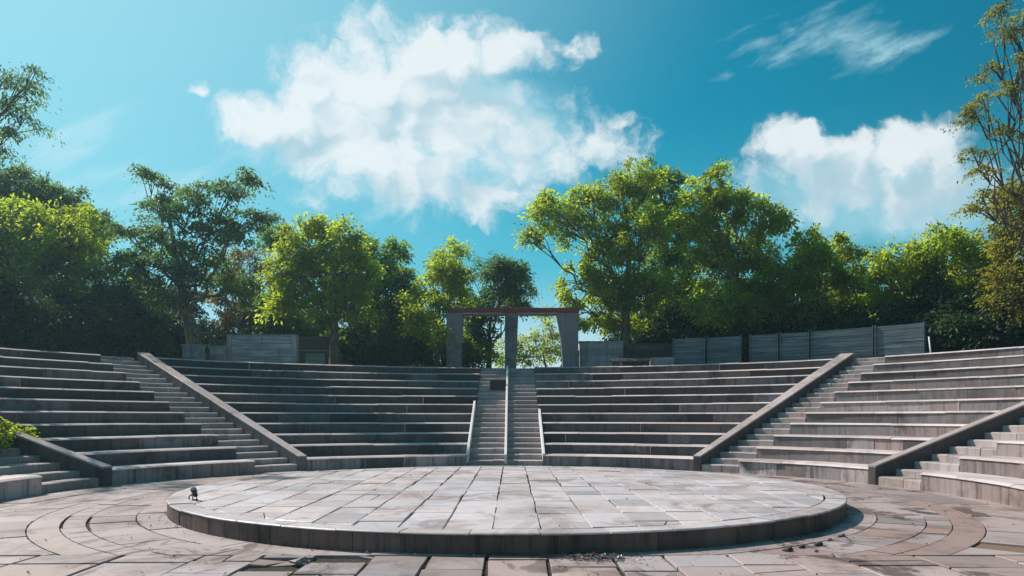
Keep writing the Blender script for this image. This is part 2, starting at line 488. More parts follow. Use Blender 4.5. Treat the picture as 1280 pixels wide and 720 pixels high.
# ------------------------------------------------------------------ round stage
def build_stage():
    rnd = random.Random(5)
    root = thing('round_stage', 'low round stone stage with slab top in the middle of the plaza', 'stage', (SX, SY, 0))
    # inner core (dark bedding seen only in the joints)
    mb = MB(); n = 160
    core = [(SX + (SR - .03) * math.sin(2 * math.pi * i / n), SY + (SR - .03) * math.cos(2 * math.pi * i / n)) for i in range(n)][::-1]
    mb.loops([[(x, y, -.05) for x, y in core], [(x, y, SH - .024) for x, y in core]])
    mb.build('bedding', M['soil'], root)
    # side blocks
    mb = MB(); nb = 62
    for i in range(nb):
        a0 = 2 * math.pi * (i + .003) / nb; a1 = 2 * math.pi * (i + .997) / nb
        rr = SR - .002 + rnd.gauss(0, .0025); t = (rnd.uniform(.7, 1.2), rnd.uniform(.3, 1), .5)
        seg = 3; rings = []
        for q in range(seg + 1):
            a = a0 + (a1 - a0) * q / seg; s_, c_ = math.sin(a), math.cos(a)
            rings.append([(SX + r * s_, SY + r * c_, z) for r, z in ((rr - .12, -.04), (rr - .12, SH - .022), (rr - .004, SH - .022), (rr, SH - .027), (rr, -.04))])
        mb.loops(rings, tint=t)
    mb.build('side_block_ring', M['rim'], root)
    # edge slabs of the top
    mb = MB(); ne = 46; RI = SR - .27
    for i in range(ne):
        a0 = 2 * math.pi * (i + .5) / ne + .0012; a1 = 2 * math.pi * (i + 1.5) / ne - .0012
        t = (rnd.uniform(.78, 1.05), rnd.uniform(.2, .9), .5); dz = rnd.gauss(0, .0025); seg = 4; rings = []
        ro = SR + .006 + rnd.gauss(0, .003)
        for q in range(seg + 1):
            a = a0 + (a1 - a0) * q / seg; s_, c_ = math.sin(a), math.cos(a)
            rings.append([(SX + r * s_, SY + r * c_, z + dz) for r, z in ((RI + .006, SH - .02), (RI + .006, SH), (ro - .012, SH), (ro - .001, SH - .009), (ro - .001, SH - .02))])
        mb.loops(rings, tint=t)
    mb.build('edge_slab_ring', M['slab'], root)
    # field of rectangular slabs: straight columns, nearly aligned cross joints
    mb = MB(); x = SX - RI - .2
    xs = []
    while x < SX + RI:
        xs.append(x); x += rnd.uniform(.455, .52)
    xs.append(x)
    ys = []; y = SY - RI - .1
    while y < SY + RI:
        ys.append(y); y += rnd.uniform(.55, .82)
    ys.append(y)
    nseg = 72
    off = 0.
    for ci, (a, b) in enumerate(zip(xs[:-1], xs[1:])):
        off = off * .6 + rnd.gauss(0, .05)
        yj = [q + off + rnd.gauss(0, .012) for q in ys]
        r = 0
        while r < len(yj) - 1:
            step = 2 if rnd.random() < .08 and r < len(yj) - 2 else 1
            y0, y1 = yj[r], yj[r + step]; r += step
            w_ = lambda: rnd.gauss(0, .005)
            poly = [(a + w_(), y0 + w_()), (b + w_(), y0 + w_()), (b + w_(), y1 + w_()), (a + w_(), y1 + w_())]
            for i in range(nseg):
                th = 2 * math.pi * (i + .5) / nseg
                poly = clip(poly, math.sin(th), math.cos(th), SX * math.sin(th) + SY * math.cos(th) + (RI - .004))
                if len(poly) < 3: break
            if len(poly) >= 3:
                slab(mb, poly, SH, .04, .013 if rnd.random() < .88 else .026, rnd, 0, .86, 1.1, .004, .09, .003)
    mb.build('slab_field', M['slab'], root)
build_stage()

# ------------------------------------------------------------------ seating
def arc_block(mb, ra, rb, ea0, eb0, ea1, eb1, prof, tint, seg_len=.35, mat=0):
    """block between angles (front ea0..ea1 at ra, back eb0..eb1 at rb); prof: list of (u, z), u 0=front 1=back, closed outline"""
    n = max(1, int(abs(ea1 - ea0) * ra / seg_len)); rings = []
    for i in range(n + 1):
        t = i / n
        rg = []
        for u, z in prof:
            r = ra + (rb - ra) * u
            a = (ea0 + (ea1 - ea0) * t) * (1 - u) + (eb0 + (eb1 - eb0) * t) * u
            x, y = plan(r, a); rg.append((x, y, z))
        rings.append(rg)
    mb.loops(rings, tint=tint, mat=mat)

def seating(name_label, EL, ER, seed, skip=None, rm='riser', pale=1):
    rnd = random.Random(seed)
    am = (EL.ang(R0) + ER.ang(R0)) / 2
    b = plan(R0, am)
    root = thing('seating_terrace', name_label, 'seating', (b[0], b[1], 0), 'stone seating terraces around the stage')
    for k in range(1, NROW + 1):
        ra, rb = rk(k), rk(k + 1) + .06
        z0, z1 = hk(k - 1) - .12, hk(k)
        aL, aR = EL.ang(ra), ER.ang(ra); bL, bR = EL.ang(rb), ER.ang(rb)
        length = (aR - aL) * ra
        # riser blocks
        cuts = [0.]
        while cuts[-1] < length - 1.2: cuts.append(cuts[-1] + rnd.choice([.7, 1.1, 1.5, 2.1, 2.9]) * rnd.uniform(.9, 1.1))
        if len(cuts) > 1 and length - cuts[-1] < .4: cuts.pop()
        cuts.append(length)
        mr, mc = MB(), MB(); parts = [(mr, mc)]; gap = False
        CAP = .042
        for c0, c1 in zip(cuts[:-1], cuts[1:]):
            t0, t1 = c0 / length, c1 / length
            if skip and k == skip[0]:
                mid = aL + (aR - aL) * (t0 + t1) / 2
                if skip[1] < mid < skip[2]:
                    gap = True; continue
                if gap:
                    mr = MB(); parts.append((mr, MB())); gap = False
            g = .004 / length
            f_ = lambda A, B, t: A + (B - A) * t
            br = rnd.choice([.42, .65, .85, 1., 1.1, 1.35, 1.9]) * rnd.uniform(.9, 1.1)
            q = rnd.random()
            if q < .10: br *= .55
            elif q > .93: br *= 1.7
            dr = rnd.gauss(0, .005); dz = rnd.gauss(0, .004)
            f = lambda A, B, t: A + (B - A) * t
            ti = (br, min(1, max(0, rnd.gauss(.55, .3))), rnd.random())
            if rnd.random() < .16 and t1 < .99:      # pale mortar filling a joint
                gm = .022 / length
                arc_block(mc, ra + dr - .002, ra + .1, f_(aL, aR, t1 - gm / 2), f_(bL, bR, t1 - gm / 2), f_(aL, aR, t1 + gm / 2), f_(bL, bR, t1 + gm / 2),
                          [(0, z0 + .1), (0, z1 - CAP - .003), (1, z1 - CAP - .003), (1, z0 + .1)], (.8, .5, .5))
            arc_block(mr, ra + dr, rb, f(aL, aR, t0 + g), f(bL, bR, t0 + g), f(aL, aR, t1 - g), f(bL, bR, t1 - g),
                      [(0, z0), (0, z1 - CAP - .002), (1, z1 - CAP - .002), (1, z0)], ti)
        rcuts = list(cuts); gap = False; pi_ = 0
        cuts = [0.]
        while cuts[-1] < length - 1.4: cuts.append(cuts[-1] + rnd.choice([1.2, 1.8, 2.4]) * rnd.uniform(.9, 1.1))
        if len(cuts) > 1 and length - cuts[-1] < .5: cuts.pop()
        cuts.append(length)
        if len(parts) > 1: cuts = rcuts
        for c0, c1 in zip(cuts[:-1], cuts[1:]):
            t0, t1 = c0 / length, c1 / length
            if skip and k == skip[0]:
                mid = aL + (aR - aL) * (t0 + t1) / 2
                if skip[1] < mid < skip[2]:
                    gap = True; continue
                if gap: pi_ += 1; gap = False
            mc = parts[pi_][1]
            g = .003 / length; dz = rnd.gauss(0, .005); dr = rnd.gauss(0, .007)
            ti = (rnd.uniform(.82, 1.12), rnd.uniform(.2, .9), .5)
            ro = ra - .028 + dr; d = rb - ro
            arc_block(mc, ro, rb, f(aL, aR, t0 + g), f(bL, bR, t0 + g), f(aL, aR, t1 - g), f(bL, bR, t1 - g),
                      [(0, z1 - CAP + dz), (0, z1 - .036 + dz), (.012 / d, z1 - .026 + dz), (.07 / d, z1 + dz), (1, z1 + dz), (1, z1 - CAP + dz)], ti)
        for mr, mc in parts:
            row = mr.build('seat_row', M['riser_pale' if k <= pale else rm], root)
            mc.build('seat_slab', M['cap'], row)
    return root

AEND = R(104)
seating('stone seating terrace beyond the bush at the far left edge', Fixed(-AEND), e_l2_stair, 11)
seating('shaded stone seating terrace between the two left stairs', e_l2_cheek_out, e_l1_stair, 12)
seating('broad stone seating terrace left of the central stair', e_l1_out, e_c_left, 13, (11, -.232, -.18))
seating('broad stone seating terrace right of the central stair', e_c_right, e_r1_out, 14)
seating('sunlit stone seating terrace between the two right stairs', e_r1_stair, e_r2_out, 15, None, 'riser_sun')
seating('sunlit stained stone seating terrace cut off by the right edge', e_r2_stair, Fixed(AEND), 16, None, 'riser_sun', 2)

def stairs(label, EL, ER, seed, gl=0., gr=0.):
    rnd = random.Random(seed)
    b = plan(R0, (EL.ang(R0) + ER.ang(R0)) / 2)
    root = thing('stone_stair', label, 'stairs', (b[0], b[1], 0), 'stone stairs up through the seating')
    for j in range(2 * NROW):
        ra = R0 + DT / 2 * j; rb = ra + DT / 2 + .05
        z1 = .03 + .2865 * (j + 1) / 2 - (.004 if j % 2 else 0); z0 = z1 - .26
        if j == 2 * NROW - 1: rb = ra + 1.2
        mb = MB()
        ga, gb = gl / ra, gr / ra
        n = 2 if rnd.random() < .55 else 3
        cs = [0] + sorted(rnd.uniform(.3, .7) if n == 2 else x for x in ([.5] if n == 2 else [.33, .66])) + [1]
        aL, aR = EL.ang(ra) + .004 / ra + ga, ER.ang(ra) - .004 / ra - gb
        bL, bR = EL.ang(rb) + .004 / rb + ga, ER.ang(rb) - .004 / rb - gb
        for t0, t1 in zip(cs[:-1], cs[1:]):
            f = lambda A, B, t: A + (B - A) * t
            dz = rnd.gauss(0, .004); dr = rnd.gauss(0, .004)
            g = .002
            d = rb - ra
            arc_block(mb, ra + dr, rb, f(aL, aR, t0 + g), f(bL, bR, t0 + g), f(aL, aR, t1 - g), f(bL, bR, t1 - g),
                      [(0, z0), (0, z1 - .02 + dz), (.01 / d, z1 - .012 + dz), (.05 / d, z1 + dz), (1, z1 + dz), (1, z0)],
                      (rnd.uniform(.75, 1.15), rnd.uniform(.2, .8), .5))
        mb.build('step', M['step'], root)
    return root
stairs('steep shaded stair with few steps beside the green bush', e_l2_stair, e_l2_cheek_in, 31)
stairs('shaded stair of worn steps left of the central seating', e_l1_stair, e_l1_in, 32)
stairs('wide central stair split by a pale kerb', e_c_left, e_c_right, 33)
stairs('sunlit stair of worn steps right of the central seating', e_r1_in, e_r1_stair, 34)
stairs('stair with shadowed steps at the right edge', e_r2_in, e_r2_stair, 35)

def cheek(label, EA, EB, top_r, sm='riser'):
    """sloping stone coping between two plan edges"""
    mb = MB(); mc = MB(); rings = []
    b = plan(R0, EA.ang(R0))
    N = 26
    r0 = R0 - .05
    rnd = random.Random(int(b[0] * 100))
    cut = 0
    while r0 < top_r - .05:
        r1 = min(top_r, r0 + rnd.uniform(1.0, 1.5))
        if top_r - r1 < .4: r1 = top_r
        t = (rnd.uniform(.8, 1.15), rnd.uniform(.3, .8), .5); rings = []
        for q in range(5):
            r = r0 + .003 + (r1 - r0 - .006) * q / 4
            h = .36 + .382 * (r - R0)
            a, c = EA.ang(r), EB.ang(r)
            P, Q = Vector((*plan(r, a), 0)), Vector((*plan(r, c), 0))
            if cut == 0: pass
            e = .02
            rg = [P.lerp(Q, 0) + Vector((0, 0, h - .55 if r > R0 + .6 else -.05)), P + Vector((0, 0, h - .012)), P.lerp(Q, e / .25) + Vector((0, 0, h)),
                  P.lerp(Q, 1 - e / .25) + Vector((0, 0, h)), Q + Vector((0, 0, h - .012)), Q + Vector((0, 0, h - .55 if r > R0 + .6 else -.05))]
            rings.append([tuple(v) for v in rg])
        mb.loops(rings, tint=t)
        cr = []
        for q in range(5):
            p5, p4, p1, p0 = rings[q][1], rings[q][2], rings[q][3], rings[q][4]
            A_, B_ = Vector(p5), Vector(p0)
            u = (B_ - A_); u.z = 0; u.normalize(); u *= .012
            A_ -= u; B_ += u
            lo, hi = Vector((0, 0, .013)), Vector((0, 0, .05))
            cr.append([tuple(A_ + lo), tuple(A_ + hi * .8), tuple(A_ + u + hi), tuple(B_ - u + hi), tuple(B_ + hi * .8), tuple(B_ + lo)])
        mc.loops(cr, tint=t)
        r0 = r1; cut += 1
    o = mb.build('sloped_parapet', M[sm])  # dark side stone puts the shade on the parapet flanks into the colour
    tag(o, label, 'parapet', 'sloping stone parapets beside the stairs')
    mc.build('coping', M['cheek'], o)  # lighter top slab paints in the light along the sloping top
cheek('short dark sloped parapet beside the bush on the left', e_l2_cheek_in, e_l2_cheek_out, RTOP + .2)
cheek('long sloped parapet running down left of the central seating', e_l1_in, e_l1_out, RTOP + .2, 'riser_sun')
cheek('pale sloped parapet running down right of the central seating', e_r1_out, e_r1_in, RTOP + .2)
cheek('sloped parapet running out of the frame on the right', e_r2_out, e_r2_in, RTOP + .2)

def kerb(label, x0, x1, r_lo, r_hi, lift, grp):
    """thin pale kerb lying on the slope of the central stair"""
    mb = MB(); rings = []
    for q in range(13):
        r = r_lo + (r_hi - r_lo) * q / 12; y = CY + r
        h = .325 + .382 * (r - R0) + lift
        rings.append([(x0, y, h - .25), (x0, y, h - .008), (x0 + .008, y, h), (x1 - .008, y, h), (x1, y, h - .008), (x1, y, h - .25)])
    mb.loops(rings)
    tag(mb.build('stair_kerb', M['white']), label, 'kerb', grp)
g_ = 'thin pale kerbs on the central stair'
kerb('thin pale kerb dividing the central stair down its middle', -.205, -.135, R0 - .04, RTOP + .1, .02, g_)
kerb('short pale kerb along the left side of the central stair', -1.235, -1.165, R0 - .06, R0 + 3.9, .05, g_)
kerb('short pale kerb along the right side of the central stair', .825, .895, R0 - .06, R0 + 3.2, .05, g_)

# dark cover plate lying on the central stair
def plate():
    c = Vector(at(623, 481, 25.8))
    root = thing('cover_plate', 'small black metal plate standing on the upper central stair', 'plate', (c.x, c.y, c.z - .18))
    mb = MB(); mb.box(c.x - .29, c.x + .27, c.y - .03, c.y, c.z - .19, c.z + .165, bev=.006)
    mb.build('sheet', M['black'], root)
    mb = MB()
    for x in (c.x - .24, c.x + .2): mb.box(x, x + .03, c.y + .002, c.y + .15, c.z - .19, c.z - .16)
    mb.build('foot_bracket', M['black'], root)
plate()

# ------------------------------------------------------------------ small things on the plaza
def stage_light():
    x, y = at(243, 627, 10.05)[:2]; z = SH; q = .78
    root = thing('floor_spotlight', 'small black spotlight standing on the left rim of the stage', 'spotlight', (x, y, z))
    mb = MB(); mb.box(x - .035 * q, x + .045 * q, y - .03 * q, y + .05 * q, z + .001 * q, z + .022 * q, bev=.004); mb.build('base_plate', M['black'], root)
    mb = MB()
    mb.tube([(x - .03 * q, y, z + .02 * q), (x - .03 * q, y, z + .11 * q)], .007, 6); mb.tube([(x + .04 * q, y, z + .02 * q), (x + .04 * q, y, z + .11 * q)], .007, 6)
    mb.build('bracket', M['black'], root)
    mb = MB(); mb.tube([(x + .005 * q, y + .045 * q, z + .07 * q), (x + .005 * q, y + .04 * q, z + .08 * q), (x + .005 * q, y - .02 * q, z + .16 * q), (x + .005 * q, y - .055 * q, z + .2 * q)], [.012, .03, .036, .042], 12)
    body = mb.build('housing', M['black'], root)
    mb = MB(); mb.tube([(x + .005 * q, y - .0555 * q, z + .2005 * q), (x + .005 * q, y - .058 * q, z + .204 * q)], .034, 12); mb.build('lens', M['glass'], body)
stage_light()

def chip(px, py, Y, s, seed, mat, label, grp=None, name='stone_chip', cat='stone chip', flat=.4):
    rnd = random.Random(seed); x, y, _ = at(px, py, Y)
    mb = MB(); n = 9
    out = [(s * (1 + rnd.uniform(-.35, .3)) * math.cos(2 * math.pi * i / n), .6 * s * (1 + rnd.uniform(-.35, .3)) * math.sin(2 * math.pi * i / n)) for i in range(n)]
    a = rnd.uniform(-.5, .5); ca, sa = math.cos(a), math.sin(a)
    out = [(x + p * ca - q * sa, y + p * sa + q * ca) for p, q in out]
    zt = lambda u, v: .012 + s * flat + .25 * (u - x) * rnd.uniform(.6, 1)
    cx, cy = x, y
    rings = [[(u, v, .003) for u, v in out], [(cx + (u - cx) * 1.05, cy + (v - cy) * 1.05, s * flat * .5 + .004) for u, v in out],
             [(cx + (u - cx) * .7, cy + (v - cy) * .7, zt(u, v)) for u, v in out]]
    mb.loops(rings, tint=(.7, .6, .5))
    o = mb.build(name, mat); tag(o, label, cat, grp)
def gy(py): return EYE * F / (py - HY)
chips = [(985, 689, .07, 'dark'), (1003, 685, .05, 'dark'), (1023, 682, .075, 'dark'), (1036, 676, .05, 'paver'), (1052, 671, .065, 'paver'), (1020, 690, .035, 'paver')]
labs = ['flat dark chip nearest the stage front on the right side', 'small dark chip beside the flat dark chip by the stage', 'largest dark chip lying in the middle of the right rubble',
        'small pinkish chip behind the largest dark chip', 'pinkish broken paving chip farthest back by the stage', 'tiny pale chip lying in front of the other right chips']
for i, (px, py, s, mt) in enumerate(chips):
    chip(px, py, gy(py), s * .72, 40 + i, M['paver'] if mt == 'paver' else M['darkwall'], labs[i], 'broken stone chips beside the stage')
chip(375, 704, gy(704), .085, 60, M['paver'], 'broken paving fragment tilted in the open hole at front left', None, 'paving_fragment', 'paving fragment')

def debris():
    rnd = random.Random(77); mb = MB()
    def bit(x, y, z, s, mat):
        a = rnd.uniform(0, 6.3); t = rnd.uniform(-.5, .5); b = rnd.uniform(.3, .8)
        pts = [(x + s * math.cos(a), y + s * math.sin(a), z + t * s), (x - s * b * math.sin(a), y + s * b * math.cos(a), z + .006), (x - s * math.cos(a), y - s * math.sin(a), z - t * s + .01), (x + s * b * math.sin(a), y - s * b * math.cos(a), z + .004)]
        mb.face([mb.vert(p) for p in pts], mat=mat)
    for i in range(420):
        px = rnd.gauss(747, 22); py = rnd.gauss(698.5, 2.2)
        x, y, _ = at(px, py, gy(py))
        if math.hypot(x - SX, y - SY) < SR + .02: continue
        q = rnd.random()
        bit(x, y, .012 + rnd.random() * .02, rnd.uniform(.008, .028), 0 if q < .86 else (1 if q < .93 else 2))
    o = mb.build('leaf_debris', [M['twig'], M['bluebit'], M['whitewood']]); kind(o, 'stuff', 'strip of dead leaves and litter along the front of the stage'); o['category'] = 'debris'
    mb = MB()
    for i in range(900):
        a = rnd.uniform(-math.pi, math.pi); r = SR + abs(rnd.gauss(.03, .05)) if rnd.random() < .4 else rnd.uniform(SR, 7.8)
        x, y = SX + r * math.sin(a), SY + r * math.cos(a)
        bit(x, y, .010 + rnd.random() * .01, rnd.uniform(.008, .022), 0)
    for i in range(260):
        a = rnd.uniform(-math.pi, math.pi); r = 4.9 * math.sqrt(rnd.random())
        bit(SX + r * math.sin(a), SY + r * math.cos(a), SH + .010, rnd.uniform(.006, .016), 0)
    o = mb.build('dead_leaves', [M['twig']]); kind(o, 'stuff', 'scattered dead leaves on the plaza and stage'); o['category'] = 'dead leaves'
debris()

# ------------------------------------------------------------------ things on the terrace behind the seats
def tz(x, y): return terrain(x, y)
def portal():
    Y = 28.9; k = Y / F
    X = lambda px: (px - HX) * k
    Zp = lambda py: EYE + (HY - py) * k
    zb = 2.75
    root = thing('entrance_portal', 'tall stone portal with a dark red beam on three piers', 'gateway', (X(640), Y, zb))
    def pier(pts, d0, d1):
        # pts: list of (z, x0, x1) from the bottom up
        mb = MB()
        mb.loops([[(a, Y + d0, z), (b, Y + d0, z), (b, Y + d1, z), (a, Y + d1, z)] for z, a, b in pts], tint=(RND.uniform(.9, 1.1), .3, .5))
        return mb.build('pier', M['pier'], root)
    def stacked(fixed, wtop, wbot, side, power):
        pts = []; nb = 6; zt = Zp(390.7)
        for b in range(nb):
            for q in range(4):
                t = (b + (.015, .03, .97, .985)[q]) / nb
                z = zb + (zt - zb) * t; w = wbot + (wtop - wbot) * t ** power
                ins = .02 if q in (0, 3) else 0
                x0, x1 = (fixed, fixed + w) if side > 0 else (fixed - w, fixed)
                pts.append((z, x0 + ins, x1 - ins))
        return pts
    def base(x0, x1, p):
        mb = MB(); mb.box(x0 - .07, x1 + .07, Y - .07, Y + .62, zb - .05, zb + .42, bev=.02); mb.build('plinth', M['concrete'], p)
    for fx, wt, wb, sd_, pw in ((X(558), X(579) - X(558), X(575) - X(558), 1, 1.2), (X(631), X(648) - X(631), X(645) - X(631), 1, 1.2), (X(723), X(723) - X(696), X(723) - X(704), -1, 2.0)):
        p = pier(stacked(fx, wt, wb, sd_, pw), 0, .55)
        base(*((fx, fx + wb) if sd_ > 0 else (fx - wb, fx)), p)
    mb = MB(); mb.box(X(563), X(724), Y - .08, Y + .65, Zp(390.5), Zp(385), bev=.015)
    b = mb.build('beam', M['red'], root)
    mb = MB(); mb.box(X(563) + .02, X(724) - .02, Y + .02, Y + .55, Zp(392.5), Zp(390.5) - .002); mb.build('soffit', M['concrete'], b)
portal()

def coursed_wall(px0, px1, ptop, Y, name, label, cat, mat, depth=.35, grp=None, frame=False, course=.16, Y1=None, cap=True, block=.6, fw=.16, fmat=None):
    """upright panel or wall of thin courses; ends at (px0,Y) and (px1,Y1)"""
    Y1 = Y1 or Y
    a = Vector((at(px0, 0, Y)[0], Y, 0)); b = Vector((at(px1, 0, Y1)[0], Y1, 0))
    zt = EYE + (HY - ptop) * ((Y + Y1) / 2) / F
    zb = min(tz(a.x, a.y), tz(b.x, b.y)) - .25
    d = (b - a); ln = d.length; d.normalize(); nrm = Vector((d.y, -d.x, 0))
    if nrm.y > 0: nrm = -nrm
    rnd = random.Random(int(px0))
    mid = (a + b) / 2
    root = thing(name, label, cat, (mid.x, mid.y, zb), grp)
    def obox(mb, u0, u1, w0, w1, z0, z1, tint, mt=0):
        P = lambda u, w, z: tuple(a + d * u + nrm * w + Vector((0, 0, z)))
        mb.loops([[P(u0, w1, z0), P(u1, w1, z0), P(u1, w0, z0), P(u0, w0, z0)], [P(u0, w1, z1), P(u1, w1, z1), P(u1, w0, z1), P(u0, w0, z1)]], tint=tint, mat=mt)
    f = fw if frame else 0.
    mb = MB(); z = zb
    while z < zt - .02:
        h = min(course * rnd.uniform(.9, 1.1), zt - z)
        u = f
        while u < ln - f - .01:
            l = min(rnd.uniform(.7, 1.3) * block, ln - f - u)
            dw = rnd.gauss(0, .006)
            obox(mb, u + .002, u + l - .002, -depth, dw, z, z + h - .008, (rnd.uniform(.7, 1.25), rnd.uniform(.2, .7), .5))
            u += l
        z += h
    mb.build('coursed_panel' if frame else 'masonry', mat, root)
    if frame:
        for u0, u1 in ((0, f), (ln - f, ln)):
            m2 = MB(); obox(m2, u0 + .003, u1 - .003, -depth - .04, .05, zb, zt + .04, (1.1, .4, .5)); m2.build('post', fmat or M['concrete'], root)
    if cap:
        m2 = MB(); obox(m2, -.04 + (f + .045 if frame else 0), ln + .04 - (f + .045 if frame else 0), -depth - .03, .03, zt + .001, zt + .05, (.9, .4, .5)); m2.build('coping', M['concrete'] if mat is not M['darkwall'] else M['darkwall'], root)
    return root

coursed_wall(284, 371, 420, raypt(327, 17.5).y, 'screen_wall', 'framed blue grey screen wall of thin courses behind the left seating', 'wall', M['tin'], .25, None, True, .11, block=2.5)
coursed_wall(228, 252, 432, raypt(240, 17.3).y, 'low_wall', 'short low pale wall left of the leaning tree trunk', 'wall', M['concrete'], .3, None, False, .2)
coursed_wall(262, 283, 434, raypt(272, 17.3).y, 'low_wall', 'stub of low pale wall between trunk and screen wall', 'wall', M['concrete'], .3, None, False, .2)
coursed_wall(327, 338, 385, 33.5, 'stone_pillar', 'narrow pale stone pillar standing behind the screen wall', 'pillar', M['tin'], .4, None, False, .3, cap=False)
coursed_wall(298, 326, 402, 34.2, 'ruined_wall', 'dark blue grey wall beside the narrow pillar', 'wall', M['darkwall'], .4, None, False, .25)

def hut():
    Y = 30.5; x0, x1 = at(373, 0, Y)[0], at(414, 0, Y)[0]
    zt = EYE + (HY - 425) * Y / F; zb = 2.7
    root = thing('low_hut', 'low dark flat roofed hut right of the screen wall', 'hut', ((x0 + x1) / 2, Y, zb))
    mb = MB(); mb.box(x0, x1, Y, Y + 1.6, zb, zt); mb.build('wall', M['darkwall'], root)
    mb = MB(); mb.box(x0 - .12, x1 + .12, Y - .15, Y + 1.75, zt + .002, zt + .13, bev=.02); mb.build('roof', M['darkwall'], root)
    mb = MB(); mb.box(x0 + .3, x1 - .25, Y - .06, Y - .003, zb + .4, zt - .55, bev=.01); mb.build('panel', M['tin'], root)
    mb = MB(); mb.box(x0 + .02, x1 - .02, Y - .05, Y - .003, zt - .45, zt - .41); mb.build('ledge', M['concrete'], root)
hut()

coursed_wall(725, 779, 428, 29.2, 'block_wall', 'weathered grey block wall right of the portal', 'wall', M['concrete'], .4, None, False, .24, block=1.2)
coursed_wall(786, 842, 431, 29.8, 'block_wall', 'dark block wall behind the stone bench', 'wall', M['darkwall'], .4, None, False, .24, block=1.2)
def bench():
    Y = 27.4; k = Y / F; X = lambda p: (p - HX) * k; zb = 2.8; zt = EYE + (HY - 448) * k
    root = thing('stone_bench', 'low brown stone bench in front of the dark block wall', 'bench', (X(790), Y, zb))
    mb = MB(); mb.box(X(765), X(814), Y, Y + .5, zt - .1, zt, bev=.012, tint=(.6, 1, .5)); mb.build('seat', M['band'], root)
    for a, b in ((768, 774), (805, 811)):
        mb = MB(); mb.box(X(a), X(b), Y + .06, Y + .44, zb, zt - .103, tint=(.6, 1, .5)); mb.build('support', M['riser'], root)
bench()
def pale_block():
    Y = 27.6; k = Y / F; X = lambda p: (p - HX) * k; zt = EYE + (HY - 447) * k
    mb = MB(); mb.box(X(815), X(843), Y, Y + .5, 2.75, zt, bev=.02)
    tag(mb.build('stone_block', M['concrete']), 'pale stone block beside the stone bench', 'stone block')
pale_block()
pan = [(841, 882, 'ribbed blue grey fence panel nearest the stone bench'), (884, 927, 'ribbed blue grey fence panel left of the thick trunk'),
       (937, 973, 'ribbed blue grey fence panel right of the thick trunk'), (975, 1012, 'ribbed blue grey fence panel in the middle of the right fence'),
       (1014, 1092, 'long ribbed blue grey fence panel above the right stair'), (1094, 1156, 'last ribbed blue grey fence panel before the dark trees')]
for i, (a, b, lab) in enumerate(pan):
    A, B = raypt(a, 17.4), raypt(b, 17.4)
    zt = 4.32; Ym = (A.y + B.y) / 2
    coursed_wall(a, b, HY - (zt - EYE) * F / Ym, A.y, 'fence_panel', lab, 'fence panel', M['tin_dark'], .08, 'ribbed fence panels behind the right seating', True, .10, B.y, False, block=4, fw=.035, fmat=M['tin_dark'])
# white stake
x, y, z = at(1166, 443, 23.2)
mb = MB(); mb.tube([(x, y, 2.8), (x - .12, y, z + .55)], [.03, .022], 6)
tag(mb.build('white_stake', M['whitewood']), 'thin white stake leaning at the end of the fence panels', 'stake')

# ------------------------------------------------------------------ trees
def leaves_mesh(name, P, A, Nn, Ln, W, tint, mat, parent, fold=.18):
    """P centre, A axis, Nn normal, Ln length, W width (numpy arrays) -> one mesh of folded leaf blades"""
    n = len(P)
    A = A / np.linalg.norm(A, axis=1, keepdims=True)
    B = np.cross(Nn, A); B /= (np.linalg.norm(B, axis=1, keepdims=True) + 1e-9)
    N2 = np.cross(A, B)
    L_ = Ln[:, None]; W_ = W[:, None]
    v = np.empty((n, 6, 3), dtype=np.float32)
    v[:, 0] = P - A * L_ * .5
    v[:, 1] = P - A * L_ * .08 + B * W_ * .5 + N2 * W_ * fold
    v[:, 2] = P + A * L_ * .25 + B * W_ * .38 + N2 * W_ * fold * .7
    v[:, 3] = P + A * L_ * .5 - N2 * L_ * .10
    v[:, 4] = P + A * L_ * .25 - B * W_ * .38 + N2 * W_ * fold * .7
    v[:, 5] = P - A * L_ * .08 - B * W_ * .5 + N2 * W_ * fold
    me = bpy.data.meshes.new(name)
    org = np.array(ORG[parent], dtype=np.float32)
    v -= org
    me.vertices.add(n * 6); me.vertices.foreach_set('co', v.ravel())
    q = np.arange(n)[:, None] * 6
    f = np.stack([q + np.array([0, 1, 2, 3]), q + np.array([0, 3, 4, 5])], 1).reshape(-1)
    me.loops.add(len(f)); me.loops.foreach_set('vertex_index', f.astype(np.int32))
    me.polygons.add(n * 2); me.polygons.foreach_set('loop_start', (np.arange(n * 2) * 4).astype(np.int32))
    me.update(calc_edges=True)
    me.materials.append(mat)
    a = me.attributes.new('tint', 'FLOAT_COLOR', 'FACE')
    c = np.ones((n * 2, 4), dtype=np.float32); c[:, :3] = np.repeat(tint, 2, axis=0); a.data.foreach_set('color', c.ravel())
    o = bpy.data.objects.new(name, me); COL.objects.link(o); o.parent = parent; ORG[o] = ORG[parent]
    return o

def unit(rg, n):
    v = rg.normal(size=(n, 3)); return v / np.linalg.norm(v, axis=1, keepdims=True)

